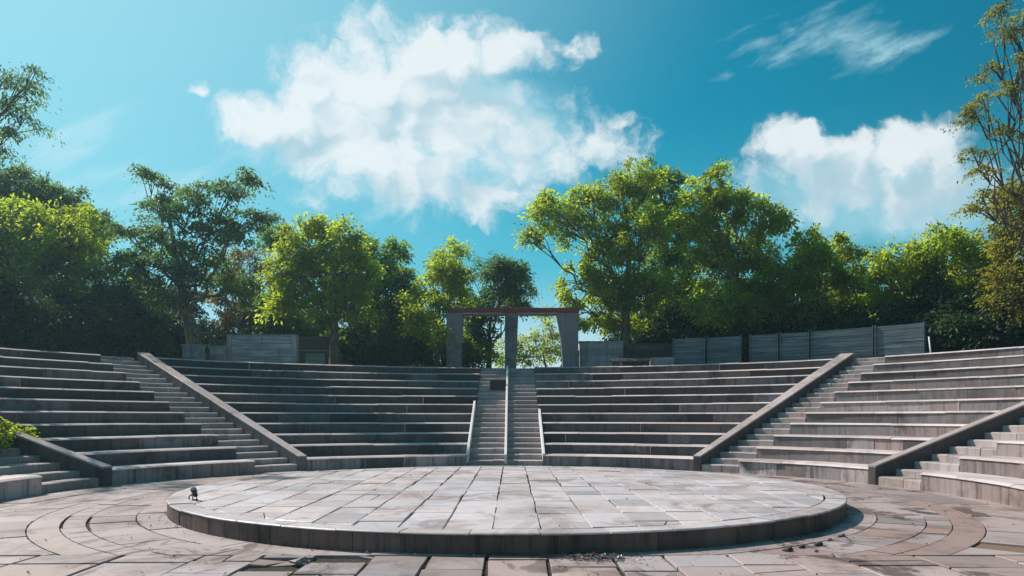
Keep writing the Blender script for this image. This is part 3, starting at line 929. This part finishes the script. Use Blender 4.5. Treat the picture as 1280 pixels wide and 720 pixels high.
def tree(label, base, Y, blobs, mat, seed, leaf=.2, dens=1.0, tr=.16, name='broadleaf_tree', cat='tree', group='trees behind the seating',
         fork=.35, lean=0., clump=.56, droop=.25, flat=.5, trunks=1, shell=.45, width=.5, openness=0., twigs=True):
    """base: px of the trunk; blobs: (px, py, rx, ry[, dY]) crown lobes in frame pixels at depth Y+dY"""
    if 100 < seed < 116 and seed != 103: clump *= .82; flat = .72; shell = .58; dens *= .8
    rg = np.random.default_rng(seed); rnd = random.Random(seed); leaf *= .74
    bx = (base - HX) * Y / F; bz = terrain(bx, Y) - .05
    root = thing(name, label, cat, (bx, Y, bz), group)
    W = []
    for b in blobs:
        px, py, rx, ry = b[:4]; dY = b[4] if len(b) > 4 else rnd.uniform(-.8, .8)
        k = (Y + dY) / F
        W.append((Vector(at(px, py, Y + dY)), rx * k, ry * k))
    top = max(W, key=lambda w: w[0].z)
    tm = MB()
    P0 = Vector((bx, Y, bz))
    cen = Vector((0, 0, 0)); wt = 0
    for c, rx, rz in W: cen += c * rx * rz; wt += rx * rz
    cen /= wt
    stems = []
    for s in range(trunks):
        off = Vector((rnd.uniform(-.25, .25), rnd.uniform(-.2, .2), 0)) if s else Vector((0, 0, 0))
        tgt = cen.lerp(top[0], .6) + (Vector((rnd.uniform(-1, 1), rnd.uniform(-.6, .6), 0)) if s else Vector((0, 0, 0)))
        pts, rad = [], []
        for i in range(13):
            t = i / 12
            p = (P0 + off).lerp(tgt, t)
            # grow straighter first, lean later
            p.x = P0.x + off.x + (tgt.x - P0.x - off.x) * (t ** 1.6) + .10 * math.sin(t * 7 + seed) * t + lean * math.sin(t * math.pi)
            p.y = P0.y + off.y + (tgt.y - P0.y - off.y) * (t ** 1.6) + .08 * math.cos(t * 6 + seed) * t
            pts.append(p); rad.append(tr * (1.0 if s == 0 else .7) * (1.25 * math.exp(-t * 9) * .5 + 1 - .90 * t))
        tm.tube(pts, rad, 9); stems.append((pts, rad))
    Ps, As, Ns, Ls, Ts = [], [], [], [], []
    for bi, (c, rx, rz) in enumerate(W):
        pts, rad = stems[bi % len(stems)]
        # limb from the stem to the lobe
        zfrac = fork + (1 - fork) * .55 * rnd.random()
        zi = max(2, min(10, int(zfrac * 12)))
        while zi > 2 and pts[zi].z > c.z - .15 * rz: zi -= 1
        a = pts[zi]; mid = a.lerp(c, .5) + Vector((rnd.uniform(-.3, .3), rnd.uniform(-.3, .3), -.12 * (c - a).length + .35))
        lp = [(a * (1 - t) ** 2 + mid * 2 * t * (1 - t) + c * t * t) for t in [i / 8 for i in range(9)]]
        lr = [max(.012, rad[zi] * .42 * (1 - .9 * i / 8)) for i in range(9)]
        jit = (c - a).length * .05
        for i in range(1, 8): lp[i] = lp[i] + Vector((rnd.gauss(0, jit), rnd.gauss(0, jit), rnd.gauss(0, jit * .6)))
        tm.tube(lp, lr, 7)
        ry = min(max(.75 * (rx + rz) / 2, .7), 2.4)
        cl = clump * rnd.uniform(.85, 1.15)
        ncl = max(6, int(2.6 * min(dens, 1) ** .5 * (rx * rz + rx * ry + rz * ry) / (cl * cl) * .9))
        d = unit(rg, ncl); rr = (shell + (1 - shell) * rg.random(ncl)) * (1 + .15 * rg.normal(size=ncl) + .30 * (rg.random(ncl) < .14))
        cc = np.array(c) + d * rr[:, None] * np.array([rx, ry, rz])
        for ci in range(ncl):
            q = cc[ci]; s = cl * rg.uniform(.55, 1.15)
            if twigs:
                st = lp[rnd.randint(5, 8)]; qv = Vector(q); mm = st.lerp(qv, .5) + Vector((0, 0, .12))
                tm.tube([st, mm, qv], [.022, .015, .006], 4)
            nl = int(dens * 21 * (s / leaf) ** 2 * rg.uniform(.6, 1.3))
            nl = max(nl, 8)
            o = rg.normal(size=(nl, 3)) * np.array([s * .46, s * .46, s * .46 * flat])
            # domed clump: rim droops
            o[:, 2] -= .35 * (o[:, 0] ** 2 + o[:, 1] ** 2) / s
            p = q + o
            ax = o + d[ci] * s * .4 + rg.normal(size=(nl, 3)) * s * .45; ax[:, 2] -= droop * s
            nm = np.array([0, 0, 1.]) + d[ci] * .35 + rg.normal(size=(nl, 3)) * .5
            Ps.append(p); As.append(ax); Ns.append(nm)
            Ls.append(leaf * rg.uniform(.65, 1.25, nl))
            t = np.empty((nl, 3)); t[:, 0] = np.clip(.5 + rg.normal() * .36 + rg.normal(size=nl) * .2, 0, 1)
            t[:, 1] = np.clip(rg.normal() * .35 + rg.normal(size=nl) * .2, 0, 1); t[:, 2] = rg.random(nl)
            Ts.append(t)
    P, A, N_, Ln, T = map(np.concatenate, (Ps, As, Ns, Ls, Ts))
    tm.build('trunk', M['bark'], root)
    leaves_mesh('crown', P, A, N_, Ln, Ln * width, T, mat, root)
    return len(P)

tot = 0
# --- left group
tot += tree('yellow green bushy tree filling the left edge above the seats', 40, 27.5,
            [(20, 290, 60, 42), (75, 285, 55, 38), (-30, 310, 60, 60), (105, 300, 34, 26), (60, 340, 60, 40), (10, 350, 60, 40), (120, 330, 22, 20)],
            L['yellow'], 101, .2, 1.0, .2)
tot += tree('dark topped tree rising behind the yellow green tree', 30, 32,
            [(30, 235, 48, 32), (-20, 250, 50, 50), (75, 250, 28, 20), (50, 280, 60, 40), (90, 290, 40, 30), (128, 285, 22, 18)], L['blue'], 102, .2, .9, .2)
tot += tree('tall open tree with a leaning bare trunk above the left stair', 252, 26.4,
            [(205, 238, 26, 24), (245, 245, 34, 28), (290, 238, 26, 24), (200, 290, 40, 30), (250, 295, 50, 34), (305, 290, 24, 20), (160, 285, 20, 14), (175, 330, 40, 26), (235, 340, 52, 26), (292, 330, 28, 22), (185, 215, 9, 6), (310, 220, 12, 8), (325, 268, 12, 8), (145, 320, 24, 18), (150, 360, 28, 22), (200, 375, 36, 22), (300, 365, 26, 20), (275, 275, 34, 26), (220, 265, 34, 26)],
            L['blue'], 103, .17, .42, .26, fork=.38, lean=-.25, clump=.5, flat=.4, shell=.3)
tot += tree('brownish thin tree between the leaning trunk and the bright green tree', 300, 33,
            [(300, 335, 34, 32), (328, 365, 30, 28), (282, 375, 30, 26), (310, 395, 26, 18)], L['rust'], 104, .18, .7, .1)
tot += tree('bright green maple like tree left of the portal', 420, 29.5,
            [(385, 305, 38, 32), (430, 300, 30, 28), (360, 335, 28, 24), (400, 345, 48, 36), (440, 345, 34, 32), (408, 285, 20, 16), (375, 375, 34, 22), (430, 385, 30, 22)],
            L['bright'], 105, .21, 1.0, .24, fork=.45)
tot += tree('dark green tree half hidden behind the bright green tree', 455, 32.5,
            [(470, 335, 32, 28), (495, 310, 18, 14), (480, 365, 36, 30), (455, 385, 30, 24), (350, 290, 24, 16), (505, 345, 16, 14), (510, 375, 22, 20), (490, 395, 30, 22), (445, 320, 26, 22)], L['mid'], 106, .2, .85, .18)
tot += tree('slender yellow green tree just left of the portal', 545, 29.9,
            [(548, 338, 32, 24), (565, 322, 20, 15), (530, 370, 26, 24), (560, 380, 26, 26), (525, 400, 18, 20), (580, 355, 16, 20), (548, 415, 20, 16)],
            L['yellow'], 107, .18, .8, .09, fork=.3)
tot += tree('dark rounded tree rising behind the portal beam', 610, 34,
            [(625, 350, 26, 26), (605, 375, 24, 26), (648, 370, 22, 24), (600, 410, 20, 32), (622, 335, 14, 12), (590, 430, 16, 22), (640, 345, 22, 22), (592, 385, 18, 22)], L['blue'], 108, .17, 1.0, .14)
tot += tree('small light green tree seen through the portal opening', 690, 36,
            [(640, 432, 24, 14), (670, 425, 22, 12), (655, 448, 30, 10), (692, 415, 16, 14), (690, 440, 14, 14), (683, 395, 14, 10)], L['bright'], 109, .17, .55, .07, lean=-.2)
# --- right group
tot += tree('large spreading tree with a light green face right of the portal', 782, 31.0,
            [(775, 245, 40, 30), (800, 225, 30, 18), (735, 255, 32, 22), (690, 270, 34, 20), (675, 250, 14, 9), (668, 300, 16, 9), (750, 300, 42, 30), (800, 290, 44, 36), (725, 355, 38, 26), (770, 355, 44, 34), (810, 365, 38, 36), (735, 390, 34, 20), (780, 405, 34, 16)],
            L['bright'], 110, .21, .85, .26, fork=.4)
tot += tree('tall dark green tree behind the large spreading tree', 845, 33.5,
            [(825, 240, 34, 32), (850, 285, 36, 36), (840, 340, 42, 40), (860, 385, 40, 30), (810, 400, 30, 24)], L['mid'], 111, .2, .9, .2)
tot += tree('tall bushy tree with a thick trunk through the ribbed fence', 931, 29.3,
            [(885, 235, 28, 26), (910, 255, 26, 22), (880, 285, 34, 28), (925, 300, 40, 36), (890, 335, 42, 34), (945, 350, 40, 32), (905, 380, 44, 26), (960, 270, 30, 24), (950, 390, 34, 18)],
            L['bright'], 112, .21, 1.0, .27, fork=.45)
tot += tree('mid green tree with upright bright tips above the right fence', 1010, 29,
            [(1010, 305, 22, 26), (1045, 300, 10, 9), (1050, 318, 20, 14), (1020, 340, 36, 28), (985, 345, 28, 30), (1060, 350, 24, 24), (1000, 385, 40, 26), (1055, 385, 32, 24)],
            L['bright'], 113, .2, 1.0, .2, fork=.4)
tot += tree('broad bright topped tree above the upper right seats', 1180, 27,
            [(1130, 325, 36, 26), (1180, 315, 44, 26), (1225, 325, 36, 28), (1115, 360, 30, 26), (1165, 360, 46, 30), (1220, 370, 40, 34), (1150, 395, 40, 22), (1240, 400, 40, 26), (1200, 300, 18, 12)],
            L['bright'], 114, .19, .95, .2, fork=.3)
tot += tree('rusty leaved tree at the right edge behind the sparse tree', 1285, 24,
            [(1268, 270, 26, 40), (1290, 330, 40, 50), (1265, 370, 30, 30), (1300, 240, 40, 50), (1255, 320, 16, 18), (1300, 400, 40, 30)], L['olive'], 115, .17, .75, .16)
# --- sparse trees that frame the view
tot += tree('sparse airy tree with thin bare branches at the right edge', 1302, 20.2,
            [(1215, 190, 20, 14), (1205, 145, 14, 12), (1230, 130, 18, 12), (1225, 215, 22, 14), (1250, 165, 18, 16), (1245, 240, 18, 14), (1270, 110, 22, 16), (1262, 40, 26, 14), (1275, 75, 18, 12), (1250, 10, 14, 10), (1285, 170, 22, 20), (1228, 250, 16, 12), (1310, 60, 40, 40), (1330, 150, 40, 50), (1295, 5, 30, 16), (1240, 85, 12, 7)],
            L['olive'], 116, .12, .24, .13, fork=.2, clump=.34, flat=.35, shell=.2, group='sparse trees at the picture edges', width=.45)
tot += tree('tall sparse tree hanging feathery twigs into the left edge', -190, 20.3,
            [(10, 95, 18, 12), (35, 105, 14, 9), (45, 90, 10, 7), (8, 130, 16, 9), (30, 150, 12, 7), (12, 165, 12, 7), (35, 125, 12, 8), (5, 190, 14, 8), (-40, 100, 40, 30), (-60, 160, 40, 30), (-110, 110, 40, 40), (-190, 110, 50, 40)],
            L['blue'], 117, .12, .16, .22, fork=.45, clump=.4, flat=.4, shell=.2, droop=.6, group='sparse trees at the picture edges', width=.4)

# --- dark understorey behind the rim
def shrub(label, px, Y, h, w, seed, mat, group, name='understorey_shrub', leaf=.2, dens=.85):
    x = (px - HX) * Y / F; z = terrain(x, Y); k = F / Y
    py = HY - (z + h * .5 - EYE) * k
    bl = [(px, py, w * k * .5, h * k * .38), (px - w * k * .3, py + h * k * .12, w * k * .34, h * k * .32), (px + w * k * .3, py + h * k * .1, w * k * .34, h * k * .32), (px, py - h * k * .2, w * k * .3, h * k * .25)]
    return tree(label, px, Y, bl, mat, seed, leaf, dens, .07, name, 'shrub', group, fork=.15, trunks=2, shell=.5, twigs=False)
for i, px in enumerate(range(-110, 225, 42)):
    rnd = random.Random(300 + i)
    rr = 19.6 + (i % 2) * 2.4
    p = raypt(px, rr)
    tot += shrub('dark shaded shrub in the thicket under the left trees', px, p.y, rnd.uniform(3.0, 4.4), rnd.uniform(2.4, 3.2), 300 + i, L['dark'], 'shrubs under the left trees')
for i, px in enumerate((345, 395, 450, 485, 520, 575)):
    rnd = random.Random(330 + i); p = raypt(px, 21.5)
    tot += shrub('mid green shrub in the thicket left of the portal', px, p.y, rnd.uniform(2.9, 4.0), rnd.uniform(2.2, 2.8), 330 + i, L['mid'], 'shrubs left of the portal')
for i, px in enumerate((752, 800, 850, 900, 955, 1005, 1060, 1110, 1160, 1205, 1250, 1300, 1350)):
    rnd = random.Random(360 + i); p = raypt(px, 20.0 + (i % 2) * 1.8)
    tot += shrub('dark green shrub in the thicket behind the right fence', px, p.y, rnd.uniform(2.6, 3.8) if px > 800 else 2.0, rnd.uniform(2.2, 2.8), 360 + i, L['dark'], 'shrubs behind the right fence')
for i, px in enumerate((-60, 20, 90, 150, 205, 262, 318, 372)):
    rnd = random.Random(400 + i); p = raypt(px, 25.5 + (i % 3) * 1.5); k = F / p.y
    h = rnd.uniform(5.2, 6.2) if px < 250 else 4.2; z0 = terrain((px - HX) / k, p.y)
    Zy = lambda z: HY - (z0 + z - EYE) * k
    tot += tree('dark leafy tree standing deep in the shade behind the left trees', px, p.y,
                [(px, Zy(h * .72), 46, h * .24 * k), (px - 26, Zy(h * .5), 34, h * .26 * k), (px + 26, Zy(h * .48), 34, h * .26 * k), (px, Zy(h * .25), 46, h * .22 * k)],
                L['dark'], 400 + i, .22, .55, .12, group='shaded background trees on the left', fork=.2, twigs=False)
for i, px in enumerate((815, 875, 935, 995, 1055, 1110, 1170, 1225, 1290, 1350)):
    rnd = random.Random(430 + i); p = raypt(px, 23.5 + (i % 3) * 1.5); k = F / p.y
    h = rnd.uniform(5.0, 6.2); z0 = terrain((px - HX) / k, p.y)
    Zy = lambda z: HY - (z0 + z - EYE) * k
    tot += tree('dark leafy tree standing deep in the shade behind the right fence', px, p.y,
                [(px, Zy(h * .72), 46, h * .24 * k), (px - 26, Zy(h * .5), 34, h * .26 * k), (px + 26, Zy(h * .48), 34, h * .26 * k), (px, Zy(h * .25), 46, h * .22 * k)],
                L['dark'], 430 + i, .22, .5, .12, group='shaded background trees on the right', fork=.2, twigs=False)
# the small bush on the left stair
def bush():
    Y = 14.6
    return tree('sunlit light green bush growing beside the left parapet', 2, Y, [(-8, 542, 16, 12), (6, 536, 7, 6), (-24, 545, 20, 18), (-8, 554, 16, 8), (12, 548, 6, 4)],
                L['bright'], 201, .10, .9, .03, 'leafy_bush', 'bush', None, fork=.2, clump=.24, trunks=3)
bush()
print('leaves', tot)

# ------------------------------------------------------------------ camera, sun, sky
cam = bpy.data.cameras.new('camera'); co = bpy.data.objects.new('camera', cam); COL.objects.link(co)
cam.sensor_width = 36; cam.lens = 36 * F / 1280; cam.shift_y = (HY - 360) / 1280; cam.shift_x = 0
cam.clip_start = .1; cam.clip_end = 6000
co.location = (0, 0, EYE); co.rotation_euler = (R(90), 0, 0)
S.camera = co

AZ, EL = 54, 44
sd = Vector((-math.sin(R(AZ)) * math.cos(R(EL)), math.cos(R(AZ)) * math.cos(R(EL)), math.sin(R(EL))))
sl = bpy.data.lights.new('sun', 'SUN'); sl.energy = 4.7; sl.angle = R(.55); sl.color = (1, .90, .82)
so = bpy.data.objects.new('sun', sl); COL.objects.link(so); so.rotation_euler = (-sd).to_track_quat('-Z', 'Y').to_euler(); so.location = sd * 60

def world():
    w = bpy.data.worlds.new('World'); S.world = w; w.use_nodes = True
    w.node_tree.nodes.clear(); nt = NT(w.node_tree)
    STR = .08; k = 1 / STR
    K = lambda r, g, b: rgb(r * k, g * k, b * k)
    sky = nt.new('ShaderNodeTexSky', sky_type='NISHITA'); sky.sun_disc = False
    sky.sun_elevation = R(EL); sky.sun_rotation = R(-AZ); sky.altitude = 0; sky.air_density = 1.0; sky.dust_density = .6; sky.ozone_density = 2.0
    d = nt.vmath('NORMALIZE', nt.new('ShaderNodeTexCoord').outputs['Generated'])
    sp = nt.new('ShaderNodeSeparateXYZ'); nt.l.new(d, sp.inputs[0])
    sc = nt.mix(1.0, sky.outputs[0], rgb(.01, .88, .86), 'MULTIPLY')
    # bright hazy air round the sun and along the horizon
    sun = nt.vmath('DOT_PRODUCT', d, tuple(sd), out=1)
    sc = nt.mix(1.0, sc, nt.ramp(sun, -.15, .55, .62, 1.05), 'MULTIPLY')
    sc = nt.mix(nt.ramp(sp.outputs[2], .04, .38, .8, 0), sc, K(.13, .46, .58))
    sc = nt.mix(nt.ramp(sp.outputs[2], .05, .20, .85, 0), sc, K(.55, .66, .74))
    sc = nt.mix(nt.ramp(sun, .50, 1.0, 0, .8), sc, K(.33, .62, .71))
    yy = nt.math('MAXIMUM', sp.outputs[1], .08)
    u = nt.math('DIVIDE', sp.outputs[0], yy); v = nt.math('DIVIDE', sp.outputs[2], yy)
    cb = nt.new('ShaderNodeCombineXYZ'); nt.l.new(u, cb.inputs[0]); nt.l.new(v, cb.inputs[1]); uv = cb.outputs[0]
    front = nt.ramp(sp.outputs[1], .08, .25)

    def field(blobs, p, sm=.10):
        acc = None
        for px, py, rx, ry, s_ in blobs:
            c = ((px - HX) / F, (HY - py) / F, 0)
            dd = nt.vmath('MULTIPLY', nt.vmath('SUBTRACT', p, c), (F / rx, F / ry, 0))
            val = nt.math('MULTIPLY', nt.math('SUBTRACT', 1.0, nt.vmath('LENGTH', dd, out=1)), s_)
            val = nt.math('MAXIMUM', val, -1.)
            acc = val if acc is None else nt.math('SMOOTH_MAX', acc, val, sm)
        return acc
    def cell(p, scale):
        n = nt.new('ShaderNodeTexVoronoi', feature='F1', voronoi_dimensions='2D'); nt.l.new(p, n.inputs['Vector'])
        n.inputs['Scale'].default_value = scale
        return nt.math('SUBTRACT', .45, nt.math('MULTIPLY', n.outputs['Distance'], n.outputs['Distance']))
    def n2(p, sc_, det, rough, out=0):
        n = nt.new('ShaderNodeTexNoise', noise_dimensions='2D'); nt.l.new(p, n.inputs['Vector'])
        n.inputs['Scale'].default_value = sc_; n.inputs['Detail'].default_value = det; n.inputs['Roughness'].default_value = rough
        return n.outputs[out]
    hard = [(470, 105, 105, 80, 1), (545, 66, 95, 42, 1), (640, 68, 65, 28, .8), (705, 58, 38, 12, .6), (350, 155, 90, 38, 1), (410, 110, 60, 44, 1), (450, 165, 110, 60, 1),
            (500, 222, 110, 46, 1), (590, 238, 75, 28, .8), (560, 150, 110, 70, .75), (660, 185, 90, 50, .55), (750, 178, 50, 34, .6), (772, 155, 18, 14, .5),
            (248, 108, 13, 10, .55), (310, 128, 8, 8, .5), (617, 265, 15, 9, .5),
            (1000, 190, 50, 38, 1), (1012, 165, 24, 18, .8), (1070, 205, 80, 42, .9), (1120, 185, 50, 26, .9), (1165, 182, 42, 34, 1), (1030, 235, 90, 32, .7), (1140, 235, 90, 34, .7)]
    big = [(470, 105, 105, 80, 1), (560, 65, 130, 45, 1), (350, 155, 85, 36, 1), (500, 215, 120, 50, 1), (1010, 185, 60, 40, 1), (1120, 190, 90, 40, 1)]
    wn = nt.vmath('MULTIPLY', nt.vmath('SUBTRACT', n2(uv, 9, 4, .65, 1), (.5, .5, .5)), (.075, .075, 0))
    def billow(q):
        b = nt.math('MULTIPLY', cell(q, 13), .55)
        return nt.math('ADD', b, nt.math('MULTIPLY', cell(q, 33), .34))
    q = nt.vmath('ADD', uv, wn)
    b1 = billow(q)
    lowf = n2(q, 4.5, 2, .5)
    fine = nt.math('ADD', nt.math('MULTIPLY', nt.math('SUBTRACT', n2(q, 30, 8, .72), .5), 1.0), nt.math('MULTIPLY', nt.math('SUBTRACT', lowf, .5), .5))
    e = nt.math('ADD', nt.math('ADD', field(hard, q), .12), nt.math('ADD', b1, fine))
    qs = nt.vmath('ADD', q, (-.022, .028, 0))                     # a step towards the sun: thicker there means shade here
    de = nt.math('ADD', nt.math('SUBTRACT', b1, billow(qs)), nt.math('MULTIPLY', nt.math('SUBTRACT', field(big, q), field(big, qs)), .8))
    de = nt.math('ADD', de, nt.math('MULTIPLY', fine, .25))
    lit = nt.ramp(de, -.62, .26)
    thick = nt.ramp(e, .05, .85)
    ah = nt.ramp(e, .03, .80)
    # thin veils inside and under the heaps
    veil = [(610, 175, 200, 95, 1.2), (480, 150, 200, 110, 1), (1080, 235, 190, 75, 1.2), (1150, 260, 120, 60, 1)]
    vn = n2(q, 6, 6, .6)
    av = nt.math('MULTIPLY', nt.ramp(nt.math('ADD', field(veil, uv, .2), nt.math('MULTIPLY', nt.math('SUBTRACT', vn, .5), 1.3)), .0, .7), .62)
    # combed wisps
    rot = nt.new('ShaderNodeVectorRotate', rotation_type='Z_AXIS'); nt.l.new(uv, rot.inputs['Vector']); rot.inputs['Angle'].default_value = R(-24)
    wv = nt.scalevec(rot.outputs[0], (1, 3.6, 1))
    wn2 = n2(nt.vmath('ADD', wv, wn), 5.5, 6, .6)
    wisps = [(1050, 45, 150, 55, .9), (960, 60, 110, 40, .7), (905, 92, 30, 18, .7), (80, 170, 190, 60, .8), (180, 215, 220, 80, .8), (400, 265, 240, 50, .6)]
    aw = nt.math('MULTIPLY', nt.ramp(nt.math('ADD', field(wisps, uv, .2), nt.math('MULTIPLY', nt.math('SUBTRACT', wn2, .5), 2.6)), .25, 1.25), .75)
    c = nt.mix(nt.math('MULTIPLY', aw, front), sc, K(.40, .62, .70))
    c = nt.mix(nt.math('MULTIPLY', av, front), c, K(.33, .58, .67))
    shadecol = nt.mix(thick, K(.40, .58, .66), K(.34, .49, .57))
    ccol = nt.mix(lit, shadecol, K(.66, .71, .735))
    c = nt.mix(nt.math('MULTIPLY', nt.math('MULTIPLY', ah, .95), front), c, ccol)
    bg = nt.new('ShaderNodeBackground'); nt.l.new(c, bg.inputs[0]); bg.inputs[1].default_value = STR
    o = nt.new('ShaderNodeOutputWorld'); nt.l.new(bg.outputs[0], o.inputs[0])
world()

def haze():
    mb = MB(); mb.box(-95, 95, -12, 120, -9, 19)
    m, nt = new_mat('thin_haze')
    v = nt.new('ShaderNodeVolumePrincipled'); v.inputs['Density'].default_value = .0011
    v.inputs['Color'].default_value = rgb(.52, .85, .95); v.inputs['Anisotropy'].default_value = .45
    o = nt.new('ShaderNodeOutputMaterial'); nt.l.new(v.outputs[0], o.inputs['Volume'])
    ob = mb.build('haze', m); kind(ob, 'stuff', 'thin bluish haze in the air round the trees'); ob['category'] = 'haze'
haze()
vs = S.view_settings
S.display_settings.display_device = 'sRGB'
vs.view_transform = 'Standard'; vs.look = 'None'; vs.exposure = .35; vs.gamma = 1; vs.use_curve_mapping = False
S.cycles.max_bounces = 6; S.cycles.diffuse_bounces = 3; S.cycles.transmission_bounces = 3
S.cycles.use_denoising = True
